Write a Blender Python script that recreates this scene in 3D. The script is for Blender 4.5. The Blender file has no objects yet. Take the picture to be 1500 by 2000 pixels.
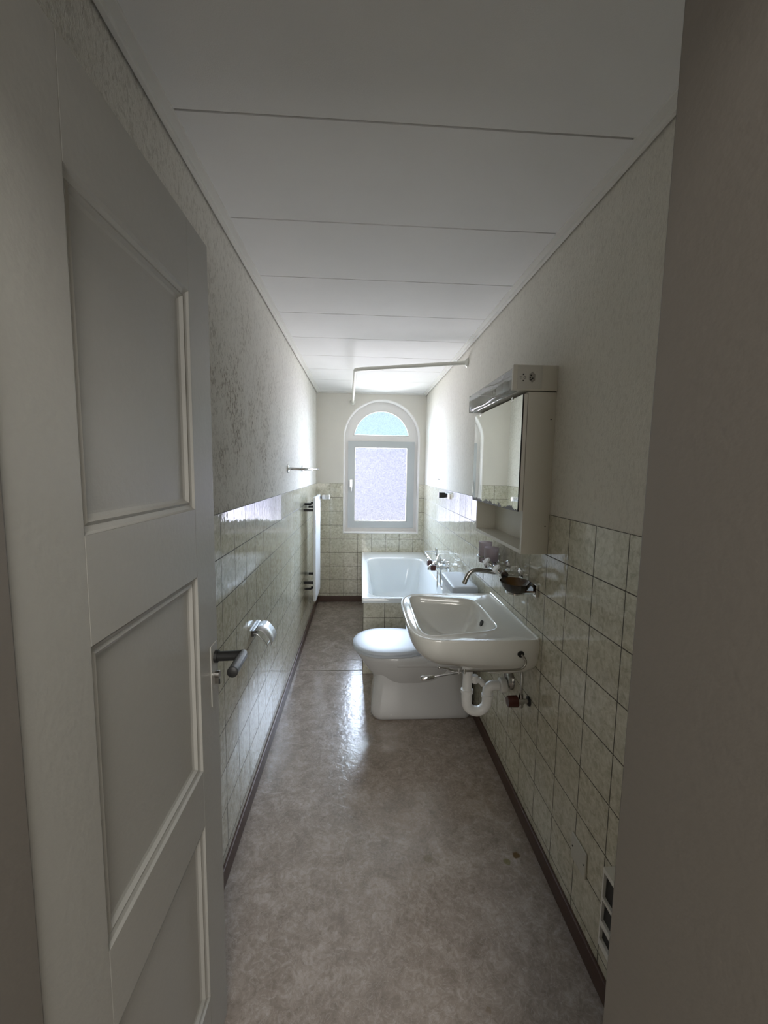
import bpy, math, random
from mathutils import Vector, Matrix
random.seed(4)
S = bpy.context.scene
C = S.collection
PI = math.pi

# ---------------------------------------------------------------- camera
F_PX = 803.05
yaw, pitch, roll = .0574, .1025, .0157
cam_d = bpy.data.cameras.new('camera'); cam = bpy.data.objects.new('camera', cam_d); C.objects.link(cam)
cam_d.sensor_fit = 'VERTICAL'; cam_d.sensor_height = 24.0
cam_d.lens = 24.0 * F_PX / 2000.0
cam_d.clip_start = .02
fw = Vector((math.sin(yaw)*math.cos(pitch), math.cos(yaw)*math.cos(pitch), -math.sin(pitch)))
rt = Vector((math.cos(yaw), -math.sin(yaw), 0)); up = rt.cross(fw)
r2 = math.cos(roll)*rt + math.sin(roll)*up; u2 = -math.sin(roll)*rt + math.cos(roll)*up
M = Matrix((( r2.x, u2.x, -fw.x, 0), (r2.y, u2.y, -fw.y, 0), (r2.z, u2.z, -fw.z, 1.4663), (0, 0, 0, 1)))
cam.matrix_world = M
S.camera = cam

# ---------------------------------------------------------------- exposure, world, lights
S.view_settings.view_transform = 'Standard'; S.view_settings.look = 'None'
S.view_settings.gamma = 1; S.view_settings.use_curve_mapping = False
S.view_settings.exposure = 0.84
S.cycles.max_bounces = 12; S.cycles.diffuse_bounces = 8; S.cycles.glossy_bounces = 5
S.cycles.transparent_max_bounces = 12; S.cycles.transmission_bounces = 8
S.cycles.caustics_reflective = False; S.cycles.caustics_refractive = False
S.cycles.sample_clamp_indirect = 4.0
try:
    S.cycles.use_denoising = True
except Exception:
    pass

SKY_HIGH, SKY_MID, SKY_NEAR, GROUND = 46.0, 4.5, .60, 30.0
HALL_W = 18.0
TOP_FILL_W = 8.5

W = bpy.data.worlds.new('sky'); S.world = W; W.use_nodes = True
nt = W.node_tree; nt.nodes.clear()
def nd(nt, t, **k):
    n = nt.nodes.new(t)
    for a, b in k.items():
        if a.startswith('i_'):
            key = a[2:]
            key = int(key) if key.isdigit() else key.replace('_', ' ')
            n.inputs[key].default_value = b
        else:
            setattr(n, a, b)
    return n
def lk(nt, a, b): nt.links.new(a, b)
def ramp(nt, stops, interp='LINEAR'):
    n = nt.nodes.new('ShaderNodeValToRGB'); n.color_ramp.interpolation = interp
    e = n.color_ramp.elements
    while len(e) < len(stops): e.new(.5)
    for i, (p, c) in enumerate(stops):
        e[i].position = p; e[i].color = (*c, 1) if len(c) == 3 else c
    return n
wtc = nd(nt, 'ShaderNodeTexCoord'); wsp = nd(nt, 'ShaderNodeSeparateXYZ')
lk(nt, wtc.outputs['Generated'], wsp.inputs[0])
# colour by elevation: neutral below, lavender near the horizon, blue sky above
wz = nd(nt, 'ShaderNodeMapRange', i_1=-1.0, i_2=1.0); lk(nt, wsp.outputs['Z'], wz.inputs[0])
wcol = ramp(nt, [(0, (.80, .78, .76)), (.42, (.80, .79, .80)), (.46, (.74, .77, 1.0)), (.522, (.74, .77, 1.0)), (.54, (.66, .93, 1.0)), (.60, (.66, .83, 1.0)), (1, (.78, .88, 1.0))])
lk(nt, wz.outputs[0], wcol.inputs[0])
# dimmed straight out for pane colour, boosted off-axis as added room light
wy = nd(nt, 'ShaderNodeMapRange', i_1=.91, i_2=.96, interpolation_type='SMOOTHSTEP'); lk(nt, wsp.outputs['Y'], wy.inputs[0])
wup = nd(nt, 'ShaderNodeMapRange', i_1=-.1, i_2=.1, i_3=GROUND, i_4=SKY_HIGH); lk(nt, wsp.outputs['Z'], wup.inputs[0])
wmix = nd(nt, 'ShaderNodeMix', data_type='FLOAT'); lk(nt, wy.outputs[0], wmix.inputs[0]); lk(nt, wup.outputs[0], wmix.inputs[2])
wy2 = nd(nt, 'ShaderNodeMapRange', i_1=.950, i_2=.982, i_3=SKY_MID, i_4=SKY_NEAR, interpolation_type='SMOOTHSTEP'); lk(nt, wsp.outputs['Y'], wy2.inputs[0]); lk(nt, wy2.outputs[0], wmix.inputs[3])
# sky also dimmed at steep and sideways angles, so walls beside window clip less
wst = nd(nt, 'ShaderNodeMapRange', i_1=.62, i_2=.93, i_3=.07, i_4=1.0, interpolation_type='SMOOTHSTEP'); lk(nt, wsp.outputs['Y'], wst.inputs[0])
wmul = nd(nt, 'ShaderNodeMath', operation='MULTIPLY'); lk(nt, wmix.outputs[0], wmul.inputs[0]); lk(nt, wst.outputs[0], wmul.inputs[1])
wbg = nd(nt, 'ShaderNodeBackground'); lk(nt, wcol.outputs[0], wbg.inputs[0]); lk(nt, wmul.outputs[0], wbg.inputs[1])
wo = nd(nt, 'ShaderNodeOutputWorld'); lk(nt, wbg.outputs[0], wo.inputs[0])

def area(name, loc, size, power, col, rot, portal=False):
    l = bpy.data.lights.new(name, 'AREA'); l.shape = 'RECTANGLE'; l.size, l.size_y = size; l.energy = power; l.color = col
    o = bpy.data.objects.new(name, l); C.objects.link(o); o.location = loc; o.rotation_euler = rot
    if portal: l.cycles.is_portal = True
    return o
area('window_daylight_portal', (.222, 4.68, 1.45), (.78, 1.42), 1, (1, 1, 1), (-PI/2, 0, 0), True)
area('hallway_back_fill', (-.02, -1.66, 1.55), (.9, 1.5), HALL_W, (1.0, .975, .94), (PI/2, 0, 0))  # added fill from behind the camera; the hallway has no window
area('hallway_top_fill', (.15, -.45, 2.38), (.5, .5), TOP_FILL_W, (1.0, .96, .90), (0, 0, 0))  # added fill from above the doorway side, no fixture modelled

# ---------------------------------------------------------------- dimensions
YB, XL, XR, ZC, ZT = 4.4714, -.473, .6952, 2.2751, 1.3119
YF = .41            # bathroom side of the door wall
T = .152            # tile pitch

# ---------------------------------------------------------------- material helpers
def base(name, col=(.8, .8, .8), rough=.5, metal=0., **kw):
    m = bpy.data.materials.new(name); m.use_nodes = True
    b = m.node_tree.nodes['Principled BSDF']
    b.inputs['Base Color'].default_value = (*col, 1); b.inputs['Roughness'].default_value = rough; b.inputs['Metallic'].default_value = metal
    for k, v in kw.items(): b.inputs[k.replace('_', ' ')].default_value = v
    return m, m.node_tree, b
def noise(nt, vec, scale, detail=3, rough=.5, dist=0.):
    n = nd(nt, 'ShaderNodeTexNoise'); n.inputs['Scale'].default_value = scale; n.inputs['Detail'].default_value = detail
    n.inputs['Roughness'].default_value = rough; n.inputs['Distortion'].default_value = dist
    if vec is not None: lk(nt, vec, n.inputs['Vector'])
    return n
def mathn(nt, op, a, b=None, clamp=False):
    n = nd(nt, 'ShaderNodeMath', operation=op, use_clamp=clamp)
    for i, v in enumerate((a, b)):
        if v is None: continue
        if isinstance(v, (int, float)): n.inputs[i].default_value = v
        else: lk(nt, v, n.inputs[i])
    return n.outputs[0]
def mixc(nt, fac, a, b, mode='MIX'):
    n = nd(nt, 'ShaderNodeMix', data_type='RGBA', blend_type=mode)
    for i, v in ((0, fac), (6, a), (7, b)):
        if isinstance(v, (int, float)): n.inputs[i].default_value = v
        elif isinstance(v, tuple): n.inputs[i].default_value = (*v, 1)
        else: lk(nt, v, n.inputs[i])
    return n.outputs[2]
def bump(nt, b, h, strength, dist=.01, prev=None):
    n = nd(nt, 'ShaderNodeBump'); n.inputs['Strength'].default_value = strength; n.inputs['Distance'].default_value = dist
    lk(nt, h, n.inputs['Height'])
    if prev is not None: lk(nt, prev, n.inputs['Normal'])
    if b is not None: lk(nt, n.outputs[0], b.inputs['Normal'])
    return n.outputs[0]
def simple(name, col, rough=.5, metal=0., bscale=None, bstr=.1, var=.0, **kw):
    m, nt, b = base(name, col, rough, metal, **kw)
    tc = nd(nt, 'ShaderNodeTexCoord'); v = tc.outputs['Object']
    n = noise(nt, v, bscale or 40, 3)
    if var:
        c = mixc(nt, n.outputs[0], tuple(x*(1-var) for x in col), tuple(min(1, x*(1+var)) for x in col)); lk(nt, c, b.inputs['Base Color'])
    if bscale: bump(nt, b, n.outputs[0], bstr, .002)
    return m

def tile_mat(name, axis, u0, v0):
    m, nt, b = base(name, (.6, .6, .5), .12)
    tc = nd(nt, 'ShaderNodeTexCoord'); sp = nd(nt, 'ShaderNodeSeparateXYZ'); lk(nt, tc.outputs['Object'], sp.inputs[0])
    u = mathn(nt, 'SUBTRACT', sp.outputs[axis], u0 - 40*T); v = mathn(nt, 'SUBTRACT', sp.outputs['Z'], v0 - 40*T)
    cb = nd(nt, 'ShaderNodeCombineXYZ'); lk(nt, u, cb.inputs[0]); lk(nt, v, cb.inputs[1])
    br = nd(nt, 'ShaderNodeTexBrick', offset=0.0, squash=1.0); lk(nt, cb.outputs[0], br.inputs['Vector'])
    br.inputs['Scale'].default_value = 1; br.inputs['Brick Width'].default_value = T; br.inputs['Row Height'].default_value = T
    br.inputs['Mortar Size'].default_value = .0020; br.inputs['Mortar Smooth'].default_value = .25
    br.inputs['Color1'].default_value = (0, 0, 0, 1); br.inputs['Color2'].default_value = (1, 1, 1, 1); br.inputs['Mortar'].default_value = (.5, .5, .5, 1)
    # mottled glaze
    n1 = noise(nt, tc.outputs['Object'], 42, 6, .7, .7); n2 = noise(nt, tc.outputs['Object'], 12, 3)
    r1 = ramp(nt, [(.36, (.39, .365, .27)), (.5, (.57, .545, .44)), (.64, (.71, .69, .595))]); lk(nt, n1.outputs[0], r1.inputs[0])
    c = mixc(nt, mathn(nt, 'MULTIPLY', n2.outputs[0], .35), r1.outputs[0], (.50, .48, .375))
    c = mixc(nt, mathn(nt, 'MULTIPLY', br.outputs['Color'], .25), c, (.61, .595, .52))
    c = mixc(nt, br.outputs['Fac'], c, (.065, .058, .042)); lk(nt, c, b.inputs['Base Color'])
    ro = mathn(nt, 'ADD', mathn(nt, 'MULTIPLY', br.outputs['Fac'], .6), .055); lk(nt, ro, b.inputs['Roughness'])
    # every tile sits a hair out of true
    fu = mathn(nt, 'FLOOR', mathn(nt, 'DIVIDE', u, T)); fv = mathn(nt, 'FLOOR', mathn(nt, 'DIVIDE', v, T))
    cf = nd(nt, 'ShaderNodeCombineXYZ'); lk(nt, fu, cf.inputs[0]); lk(nt, fv, cf.inputs[1])
    wn = nd(nt, 'ShaderNodeTexWhiteNoise'); lk(nt, cf.outputs[0], wn.inputs['Vector'])
    vs = nd(nt, 'ShaderNodeVectorMath', operation='SUBTRACT'); lk(nt, wn.outputs['Color'], vs.inputs[0]); vs.inputs[1].default_value = (.5, .5, .5)
    vm = nd(nt, 'ShaderNodeVectorMath', operation='SCALE'); lk(nt, vs.outputs[0], vm.inputs[0]); vm.inputs['Scale'].default_value = .012
    geo = nd(nt, 'ShaderNodeNewGeometry'); va = nd(nt, 'ShaderNodeVectorMath', operation='ADD'); lk(nt, vm.outputs[0], va.inputs[0]); lk(nt, geo.outputs['Normal'], va.inputs[1])
    vn = nd(nt, 'ShaderNodeVectorMath', operation='NORMALIZE'); lk(nt, va.outputs[0], vn.inputs[0])
    nb = noise(nt, tc.outputs['Object'], 38, 2, .5); nb2 = noise(nt, tc.outputs['Object'], 170, 2, .5)
    h = mathn(nt, 'ADD', mathn(nt, 'MULTIPLY', nb.outputs[0], 1.0), mathn(nt, 'MULTIPLY', nb2.outputs[0], .10))
    p = bump(nt, None, h, .045, .01, vn.outputs[0])
    bump(nt, b, mathn(nt, 'SUBTRACT', 1., br.outputs['Fac']), .5, .001, p)
    return m

def plaster(name, col, scale=150, strength=.35, speck=.0, u='Y', dirt=None):
    m, nt, b = base(name, col, .85)
    tc = nd(nt, 'ShaderNodeTexCoord')
    mp = nd(nt, 'ShaderNodeMapping'); lk(nt, tc.outputs['Object'], mp.inputs[0]); mp.inputs['Scale'].default_value = (1, 1, .55)
    n = noise(nt, mp.outputs[0], scale, 4, .6, .8)
    big = noise(nt, tc.outputs['Object'], 3.0, 4, .6)
    c = mixc(nt, big.outputs[0], tuple(x*.93 for x in col), tuple(min(1, x*1.05) for x in col))
    if speck:
        sn = noise(nt, mp.outputs[0], scale*.8, 3, .7, .5)
        mk = nd(nt, 'ShaderNodeMapRange', i_1=.52, i_2=.60); lk(nt, sn.outputs[0], mk.inputs[0])
        f = mathn(nt, 'MULTIPLY', mk.outputs[0], speck)
        if dirt:   # grime patch on the wall: centre (y, z), radius
            sp = nd(nt, 'ShaderNodeSeparateXYZ'); lk(nt, tc.outputs['Object'], sp.inputs[0])
            dy = mathn(nt, 'SUBTRACT', sp.outputs['Y'], dirt[0]); dz = mathn(nt, 'SUBTRACT', sp.outputs['Z'], dirt[1])
            d = mathn(nt, 'SQRT', mathn(nt, 'ADD', mathn(nt, 'MULTIPLY', dy, dy), mathn(nt, 'MULTIPLY', mathn(nt, 'MULTIPLY', dz, dz), 3.)))
            dm = nd(nt, 'ShaderNodeMapRange', i_1=dirt[2], i_2=dirt[2]*.25); lk(nt, d, dm.inputs[0])
            pn = noise(nt, tc.outputs['Object'], 6, 4); pr = nd(nt, 'ShaderNodeMapRange', i_1=.40, i_2=.62); lk(nt, pn.outputs[0], pr.inputs[0])
            dd = mathn(nt, 'MULTIPLY', dm.outputs[0], pr.outputs[0])
            f = mathn(nt, 'MULTIPLY', mk.outputs[0], mathn(nt, 'ADD', mathn(nt, 'MULTIPLY', dd, .75), speck), True)
            c = mixc(nt, mathn(nt, 'MULTIPLY', dd, .25), c, (.42, .37, .28))
        c = mixc(nt, f, c, (.27, .24, .19))
    lk(nt, c, b.inputs['Base Color'])
    bump(nt, b, n.outputs[0], strength, .004)
    return m

MT = {}
MT['tile_r'] = tile_mat('tile_right', 'Y', 1.466, ZT)
MT['tile_l'] = tile_mat('tile_left', 'Y', 1.403, ZT)
MT['tile_b'] = tile_mat('tile_back', 'X', -.331, ZT)
MT['tile_a'] = tile_mat('tile_apron', 'X', .026-.355, .568)
MT['plaster_l'] = plaster('plaster_left', (.72, .70, .64), 120, .9, .30, dirt=(1.75, 1.60, .95))
MT['plaster_r'] = plaster('plaster_right', (.73, .705, .635), 125, .8, .14)
MT['plaster_b'] = plaster('plaster_back', (.72, .69, .63), 220, .12)
MT['reveal'] = plaster('reveal_paint', (.80, .77, .74), 120, .06)
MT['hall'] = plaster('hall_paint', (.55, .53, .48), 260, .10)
MT['ceil'] = plaster('ceiling_panel', (.80, .80, .79), 400, .10)
MT['ceil_gap'] = simple('ceiling_gap', (.10, .085, .06), .9)
MT['trim'] = plaster('ceiling_trim', (.76, .755, .72), 300, .08)
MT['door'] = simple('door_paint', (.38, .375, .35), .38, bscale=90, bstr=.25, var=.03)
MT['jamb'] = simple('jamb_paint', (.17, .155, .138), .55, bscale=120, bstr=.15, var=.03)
MT['skirt'] = simple('brown_vinyl', (.075, .040, .028), .42, bscale=60, bstr=.1, var=.1)
MT['white'] = simple('white_lacquer', (.74, .74, .72), .25)
MT['cab'] = simple('cabinet_board', (.62, .60, .53), .45, bscale=200, bstr=.05)
MT['cab_front'] = simple('cabinet_edge', (.70, .68, .62), .4)
MT['plast'] = simple('white_plastic', (.72, .72, .69), .35)
MT['plate'] = simple('grey_plastic', (.55, .54, .49), .4)
MT['black'] = simple('black', (.012, .012, .012), .45)
MT['cer'] = simple('ceramic', (.72, .72, .68), .07, bscale=6, bstr=.02, Coat_Weight=.5, Coat_Roughness=.03)
MT['cerwc'] = simple('toilet_ceramic', (.60, .60, .60), .10, Coat_Weight=.4, Coat_Roughness=.04)
MT['lid'] = simple('lid_plastic', (.52, .56, .62), .42)
MT['enamel'] = simple('tub_enamel', (.76, .80, .82), .10, Coat_Weight=.4, Coat_Roughness=.04)
MT['chrome'] = simple('chrome', (.72, .73, .74), .10, 1.)
MT['chromed'] = simple('worn_chrome', (.45, .44, .42), .22, 1.)
MT['steel'] = simple('brushed_steel', (.20, .20, .21), .28, 1.)
MT['pvc'] = simple('white_pipe', (.78, .78, .77), .35)
MT['brown'] = simple('brown_knob', (.060, .016, .012), .25)
MT['upvc'] = simple('window_plastic', (.50, .53, .54), .30)
MT['upvc2'] = simple('window_frame_plastic', (.80, .78, .76), .30)
MT['rad'] = simple('radiator_enamel', (.78, .80, .84), .25)
MT['clearknob'] = simple('clear_knob', (.86, .88, .92), .12)
MT['rail'] = simple('rail_plastic', (.68, .68, .62), .3)

def floor_mat():
    m, nt, b = base('vinyl_floor', (.4, .36, .33), .22)
    tc = nd(nt, 'ShaderNodeTexCoord'); v = tc.outputs['Object']
    a = noise(nt, v, 9, 5, .62, .9); a2 = noise(nt, v, 38, 5, .7, 1.4); a3 = noise(nt, v, 2.6, 3, .5)
    r = ramp(nt, [(.36, (.185, .150, .125)), (.5, (.295, .248, .213)), (.62, (.435, .377, .338))])
    f = mathn(nt, 'ADD', mathn(nt, 'MULTIPLY', a.outputs[0], .5), mathn(nt, 'MULTIPLY', a2.outputs[0], .5)); lk(nt, f, r.inputs[0])
    c = mixc(nt, mathn(nt, 'MULTIPLY', a3.outputs[0], .5), r.outputs[0], (.25, .20, .155))
    # light veins
    vn = noise(nt, v, 16, 4, .6, 2.2); q = mathn(nt, 'ABSOLUTE', mathn(nt, 'SUBTRACT', vn.outputs[0], .5))
    vr = nd(nt, 'ShaderNodeMapRange', i_1=.018, i_2=.0); lk(nt, q, vr.inputs[0])
    c = mixc(nt, mathn(nt, 'MULTIPLY', vr.outputs[0], .28), c, (.52, .48, .45))
    # old drips and stains
    for (x, y, rad, col, am) in ((.610, 1.406, .016, (.10, .055, .01), .9), (.565, 1.381, .015, (.16, .14, .05), .7), (.269, 1.406, .019, (.14, .11, .05), .55), (.364, .959, .010, (.16, .10, .05), .4)):
        vs = nd(nt, 'ShaderNodeVectorMath', operation='DISTANCE'); lk(nt, v, vs.inputs[0]); vs.inputs[1].default_value = (x, y, 0)
        dn = mathn(nt, 'ADD', vs.outputs['Value'], mathn(nt, 'MULTIPLY', mathn(nt, 'SUBTRACT', noise(nt, v, 60, 2).outputs[0], .5), .012))
        mr = nd(nt, 'ShaderNodeMapRange', i_1=rad, i_2=rad*.7); lk(nt, dn, mr.inputs[0])
        c = mixc(nt, mathn(nt, 'MULTIPLY', mr.outputs[0], am), c, col)
    lk(nt, c, b.inputs['Base Color'])
    rr = mathn(nt, 'ADD', mathn(nt, 'MULTIPLY', a2.outputs[0], .14), .125); lk(nt, rr, b.inputs['Roughness'])
    n5 = noise(nt, v, 30, 3, .55, .8)
    bump(nt, b, n5.outputs[0], .15, .007)
    return m
MT['floor'] = floor_mat()

def pane_mat(name, tint):
    m = bpy.data.materials.new(name); m.use_nodes = True; nt = m.node_tree; nt.nodes.clear()
    tc = nd(nt, 'ShaderNodeTexCoord'); n = noise(nt, tc.outputs['Object'], 75, 4, .6, .5); n2 = noise(nt, tc.outputs['Object'], 7, 2)
    r = ramp(nt, [(.35, tuple(x*.80 for x in tint)), (.62, tint)]); lk(nt, n.outputs[0], r.inputs[0])
    tr = nd(nt, 'ShaderNodeBsdfTransparent'); lk(nt, r.outputs[0], tr.inputs[0])
    tl = nd(nt, 'ShaderNodeBsdfTranslucent'); tl.inputs[0].default_value = (.8, .85, .9, 1)
    gl = nd(nt, 'ShaderNodeBsdfGlossy'); gl.inputs['Roughness'].default_value = .3
    m1 = nd(nt, 'ShaderNodeMixShader'); m1.inputs[0].default_value = .008; lk(nt, tr.outputs[0], m1.inputs[1]); lk(nt, tl.outputs[0], m1.inputs[2])
    m2 = nd(nt, 'ShaderNodeMixShader'); m2.inputs[0].default_value = .04; lk(nt, m1.outputs[0], m2.inputs[1]); lk(nt, gl.outputs[0], m2.inputs[2])
    bp = nd(nt, 'ShaderNodeBump'); bp.inputs['Strength'].default_value = .3; lk(nt, n.outputs[0], bp.inputs['Height']); lk(nt, bp.outputs[0], gl.inputs['Normal'])
    o = nd(nt, 'ShaderNodeOutputMaterial'); lk(nt, m2.outputs[0], o.inputs[0])
    return m
MT['pane'] = pane_mat('frosted_glass', (.96, .95, .98))
MT['pane_top'] = pane_mat('frosted_glass_arch', (.93, .98, .99))

def clear_mat(name, tint, glossf, rough=.05, diff=None, dfac=0.):
    m = bpy.data.materials.new(name); m.use_nodes = True; nt = m.node_tree; nt.nodes.clear()
    tr = nd(nt, 'ShaderNodeBsdfTransparent'); tr.inputs[0].default_value = (*tint, 1)
    gl = nd(nt, 'ShaderNodeBsdfGlossy'); gl.inputs['Roughness'].default_value = rough
    tc = nd(nt, 'ShaderNodeTexCoord'); n = noise(nt, tc.outputs['Object'], 14, 2)
    bp = nd(nt, 'ShaderNodeBump'); bp.inputs['Strength'].default_value = .25; bp.inputs['Distance'].default_value = .01; lk(nt, n.outputs[0], bp.inputs['Height']); lk(nt, bp.outputs[0], gl.inputs['Normal'])
    fr = nd(nt, 'ShaderNodeFresnel'); fr.inputs[0].default_value = 1.5
    f = mathn(nt, 'ADD', fr.outputs[0], glossf, True)
    m1 = nd(nt, 'ShaderNodeMixShader'); lk(nt, f, m1.inputs[0]); lk(nt, tr.outputs[0], m1.inputs[1]); lk(nt, gl.outputs[0], m1.inputs[2])
    out = m1.outputs[0]
    if diff:
        d1 = nd(nt, 'ShaderNodeBsdfDiffuse'); d1.inputs[0].default_value = (*diff, 1); d2 = nd(nt, 'ShaderNodeBsdfTranslucent'); d2.inputs[0].default_value = (*diff, 1)
        df = nd(nt, 'ShaderNodeMixShader'); df.inputs[0].default_value = .5; lk(nt, d1.outputs[0], df.inputs[1]); lk(nt, d2.outputs[0], df.inputs[2])
        m2 = nd(nt, 'ShaderNodeMixShader'); m2.inputs[0].default_value = dfac; lk(nt, out, m2.inputs[1]); lk(nt, df.outputs[0], m2.inputs[2]); out = m2.outputs[0]
    o = nd(nt, 'ShaderNodeOutputMaterial'); lk(nt, out, o.inputs[0])
    return m
MT['acrylic'] = clear_mat('clear_acrylic', (.80, .80, .78), .10, .06, (.62, .62, .60), .30)
MT['mauve'] = clear_mat('mauve_plastic', (.91, .87, .885), .03, .1, (.80, .72, .755), .45)
MT['amber'] = clear_mat('amber_glass', (.38, .24, .11), .06, .04, (.06, .03, .012), .25)

def mirror_mat():
    m, nt, b = base('mirror_glass', (.86, .88, .84), .01, 1.)
    tc = nd(nt, 'ShaderNodeTexCoord'); sp = nd(nt, 'ShaderNodeSeparateXYZ'); lk(nt, tc.outputs['Object'], sp.inputs[0])
    n = noise(nt, tc.outputs['Object'], 28, 4, .6)
    # silvering eaten away along the lower edge
    h = mathn(nt, 'SUBTRACT', sp.outputs['Z'], mathn(nt, 'MULTIPLY', mathn(nt, 'SUBTRACT', n.outputs[0], .42), .07))
    mk = nd(nt, 'ShaderNodeMapRange', i_1=.1645, i_2=.1635); lk(nt, h, mk.inputs[0])
    c = mixc(nt, mk.outputs[0], (.86, .88, .84), (.10, .095, .08)); lk(nt, c, b.inputs['Base Color'])
    lk(nt, mathn(nt, 'SUBTRACT', 1., mk.outputs[0]), b.inputs['Metallic']); lk(nt, mathn(nt, 'ADD', mathn(nt, 'MULTIPLY', mk.outputs[0], .5), .01), b.inputs['Roughness'])
    return m
MT['mirror'] = mirror_mat()

# ---------------------------------------------------------------- geometry helpers (all in world metres)
class MB:
    def __init__(s): s.v = []; s.f = []; s.m = []
    def add(s, vs, fs, mi=0):
        o = len(s.v); s.v += [tuple(v) for v in vs]; s.f += [tuple(i+o for i in f) for f in fs]; s.m += [mi]*len(fs); return s
    def box(s, x0, x1, y0, y1, z0, z1, mi=0):
        v = [(x, y, z) for x in (x0, x1) for y in (y0, y1) for z in (z0, z1)]
        return s.add(v, [(0, 1, 3, 2), (4, 6, 7, 5), (0, 4, 5, 1), (2, 3, 7, 6), (0, 2, 6, 4), (1, 5, 7, 3)], mi)
    def quad(s, a, b, c, d, mi=0): return s.add([a, b, c, d], [(0, 1, 2, 3)], mi)
    def loft(s, rings, mi=0, cap0=True, cap1=True, closed=True):
        n = len(rings[0]); vs = [p for r in rings for p in r]; fs = []
        for k in range(len(rings)-1):
            for i in range(n if closed else n-1):
                j = (i+1) % n; fs.append((k*n+i, k*n+j, (k+1)*n+j, (k+1)*n+i))
        if cap0: fs.append(tuple(range(n))[::-1])
        if cap1: fs.append(tuple((len(rings)-1)*n+i for i in range(n)))
        return s.add(vs, fs, mi)
    def cyl(s, a, b, r, r1=None, n=24, mi=0):
        return s.tube([a, b], [r, r if r1 is None else r1], n, mi)
    def tube(s, pts, r, n=16, mi=0, cap=True):
        pts = [Vector(p) for p in pts]; rs = r if isinstance(r, (list, tuple)) else [r]*len(pts)
        rings = []; prev = None
        for i, p in enumerate(pts):
            t = (pts[min(i+1, len(pts)-1)] - pts[max(i-1, 0)]).normalized()
            if prev is None:
                a = Vector((0, 0, 1)) if abs(t.z) < .9 else Vector((1, 0, 0)); e1 = t.cross(a).normalized()
            else:
                e1 = (prev - t*prev.dot(t)).normalized()
            prev = e1; e2 = t.cross(e1)
            rings.append([tuple(p + rs[i]*(math.cos(2*PI*k/n)*e1 + math.sin(2*PI*k/n)*e2)) for k in range(n)])
        return s.loft(rings, mi, cap, cap)
    def lathe(s, c, prof, axis=(0, 0, 1), n=40, mi=0, cap0=False, cap1=False):
        c = Vector(c); ax = Vector(axis).normalized(); a = Vector((0, 0, 1)) if abs(ax.z) < .9 else Vector((1, 0, 0))
        e1 = ax.cross(a).normalized(); e2 = ax.cross(e1)
        rings = [[tuple(c + ax*h + r*(math.cos(2*PI*k/n)*e1 + math.sin(2*PI*k/n)*e2)) for k in range(n)] for r, h in prof]
        return s.loft(rings, mi, cap0, cap1)
def smooth_path(pts, k=6):
    P = [Vector(p) for p in pts]; out = []
    for i in range(len(P)-1):
        p0, p1, p2, p3 = P[max(i-1, 0)], P[i], P[i+1], P[min(i+2, len(P)-1)]
        for j in range(k):
            t = j/k
            out.append(.5*((2*p1) + (-p0+p2)*t + (2*p0-5*p1+4*p2-p3)*t*t + (-p0+3*p1-3*p2+p3)*t**3))
    out.append(P[-1]); return out
ORG = {}
def obj(name, mb, mats, parent=None, bev=0., sm=False, seg=2, sub=0):
    me = bpy.data.meshes.new(name); o = bpy.data.objects.new(name, me); C.objects.link(o)
    org = Vector(ORG.get(parent.name, (0, 0, 0))) if parent else Vector((0, 0, 0))
    me.from_pydata([tuple(Vector(v)-org) for v in mb.v], [], mb.f)
    mats = mats if isinstance(mats, (list, tuple)) else [mats]
    for m in mats: me.materials.append(MT[m])
    for p, i in zip(me.polygons, mb.m): p.material_index = i; p.use_smooth = bool(sm)
    import bmesh
    b = bmesh.new(); b.from_mesh(me); bmesh.ops.recalc_face_normals(b, faces=b.faces)
    if sm and sm is not True:
        for e in b.edges:
            if len(e.link_faces) == 2 and e.calc_face_angle(0) > sm: e.smooth = False
    b.to_mesh(me); b.free()
    if bev:
        md = o.modifiers.new('bevel', 'BEVEL'); md.width = bev; md.segments = seg; md.limit_method = 'ANGLE'; md.angle_limit = .6
        for p in me.polygons: p.use_smooth = True
        wn = o.modifiers.new('wn', 'WEIGHTED_NORMAL'); wn.keep_sharp = True
    if sub:
        md = o.modifiers.new('sub', 'SUBSURF'); md.levels = sub; md.render_levels = sub
    if parent: o.parent = parent; ORG[o.name] = ORG.get(parent.name, (0, 0, 0))
    return o
SM = .7
def thing(name, loc, label, cat, group=None, kind=None):
    o = bpy.data.objects.new(name, None); C.objects.link(o); o.location = loc; o.empty_display_size = .05
    ORG[o.name] = tuple(loc); tag(o, label, cat, group, kind); return o
def tag(o, label=None, cat=None, group=None, kind=None):
    if label: o['label'] = label
    if cat: o['category'] = cat
    if group: o['group'] = group
    if kind: o['kind'] = kind
    return o
def struct(name, mb, mats, label, **k):
    return tag(obj(name, mb, mats, None, **k), label, None, None, 'structure')

# ---------------------------------------------------------------- room shell
WT = .14
m = MB(); m.box(XL-WT, XR+WT, .10, YB+.3, -.10, 0)
struct('floor', m, 'floor', 'mottled beige brown vinyl floor with faint stains and a soft sheen')

m = MB()
for (z0, z1, mi) in ((0, ZT, 0), (ZT, ZC+.05, 1)): m.box(XL-WT, XL if mi else XL+.0015, YF-.0, YB+.25, z0, z1, mi)
struct('wall_left', m, ['tile_l', 'plaster_l'], 'long wall on the left, pale green tile below rough speckled plaster')
m = MB()
for (z0, z1, mi) in ((0, ZT, 0), (ZT, ZC+.05, 1)): m.box(XR if mi else XR-.0015, XR+WT, YF, YB+.25, z0, z1, mi)
struct('wall_right', m, ['tile_r', 'plaster_r'], 'long wall on the right carrying basin and mirror cabinet, tile below cream plaster')

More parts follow.
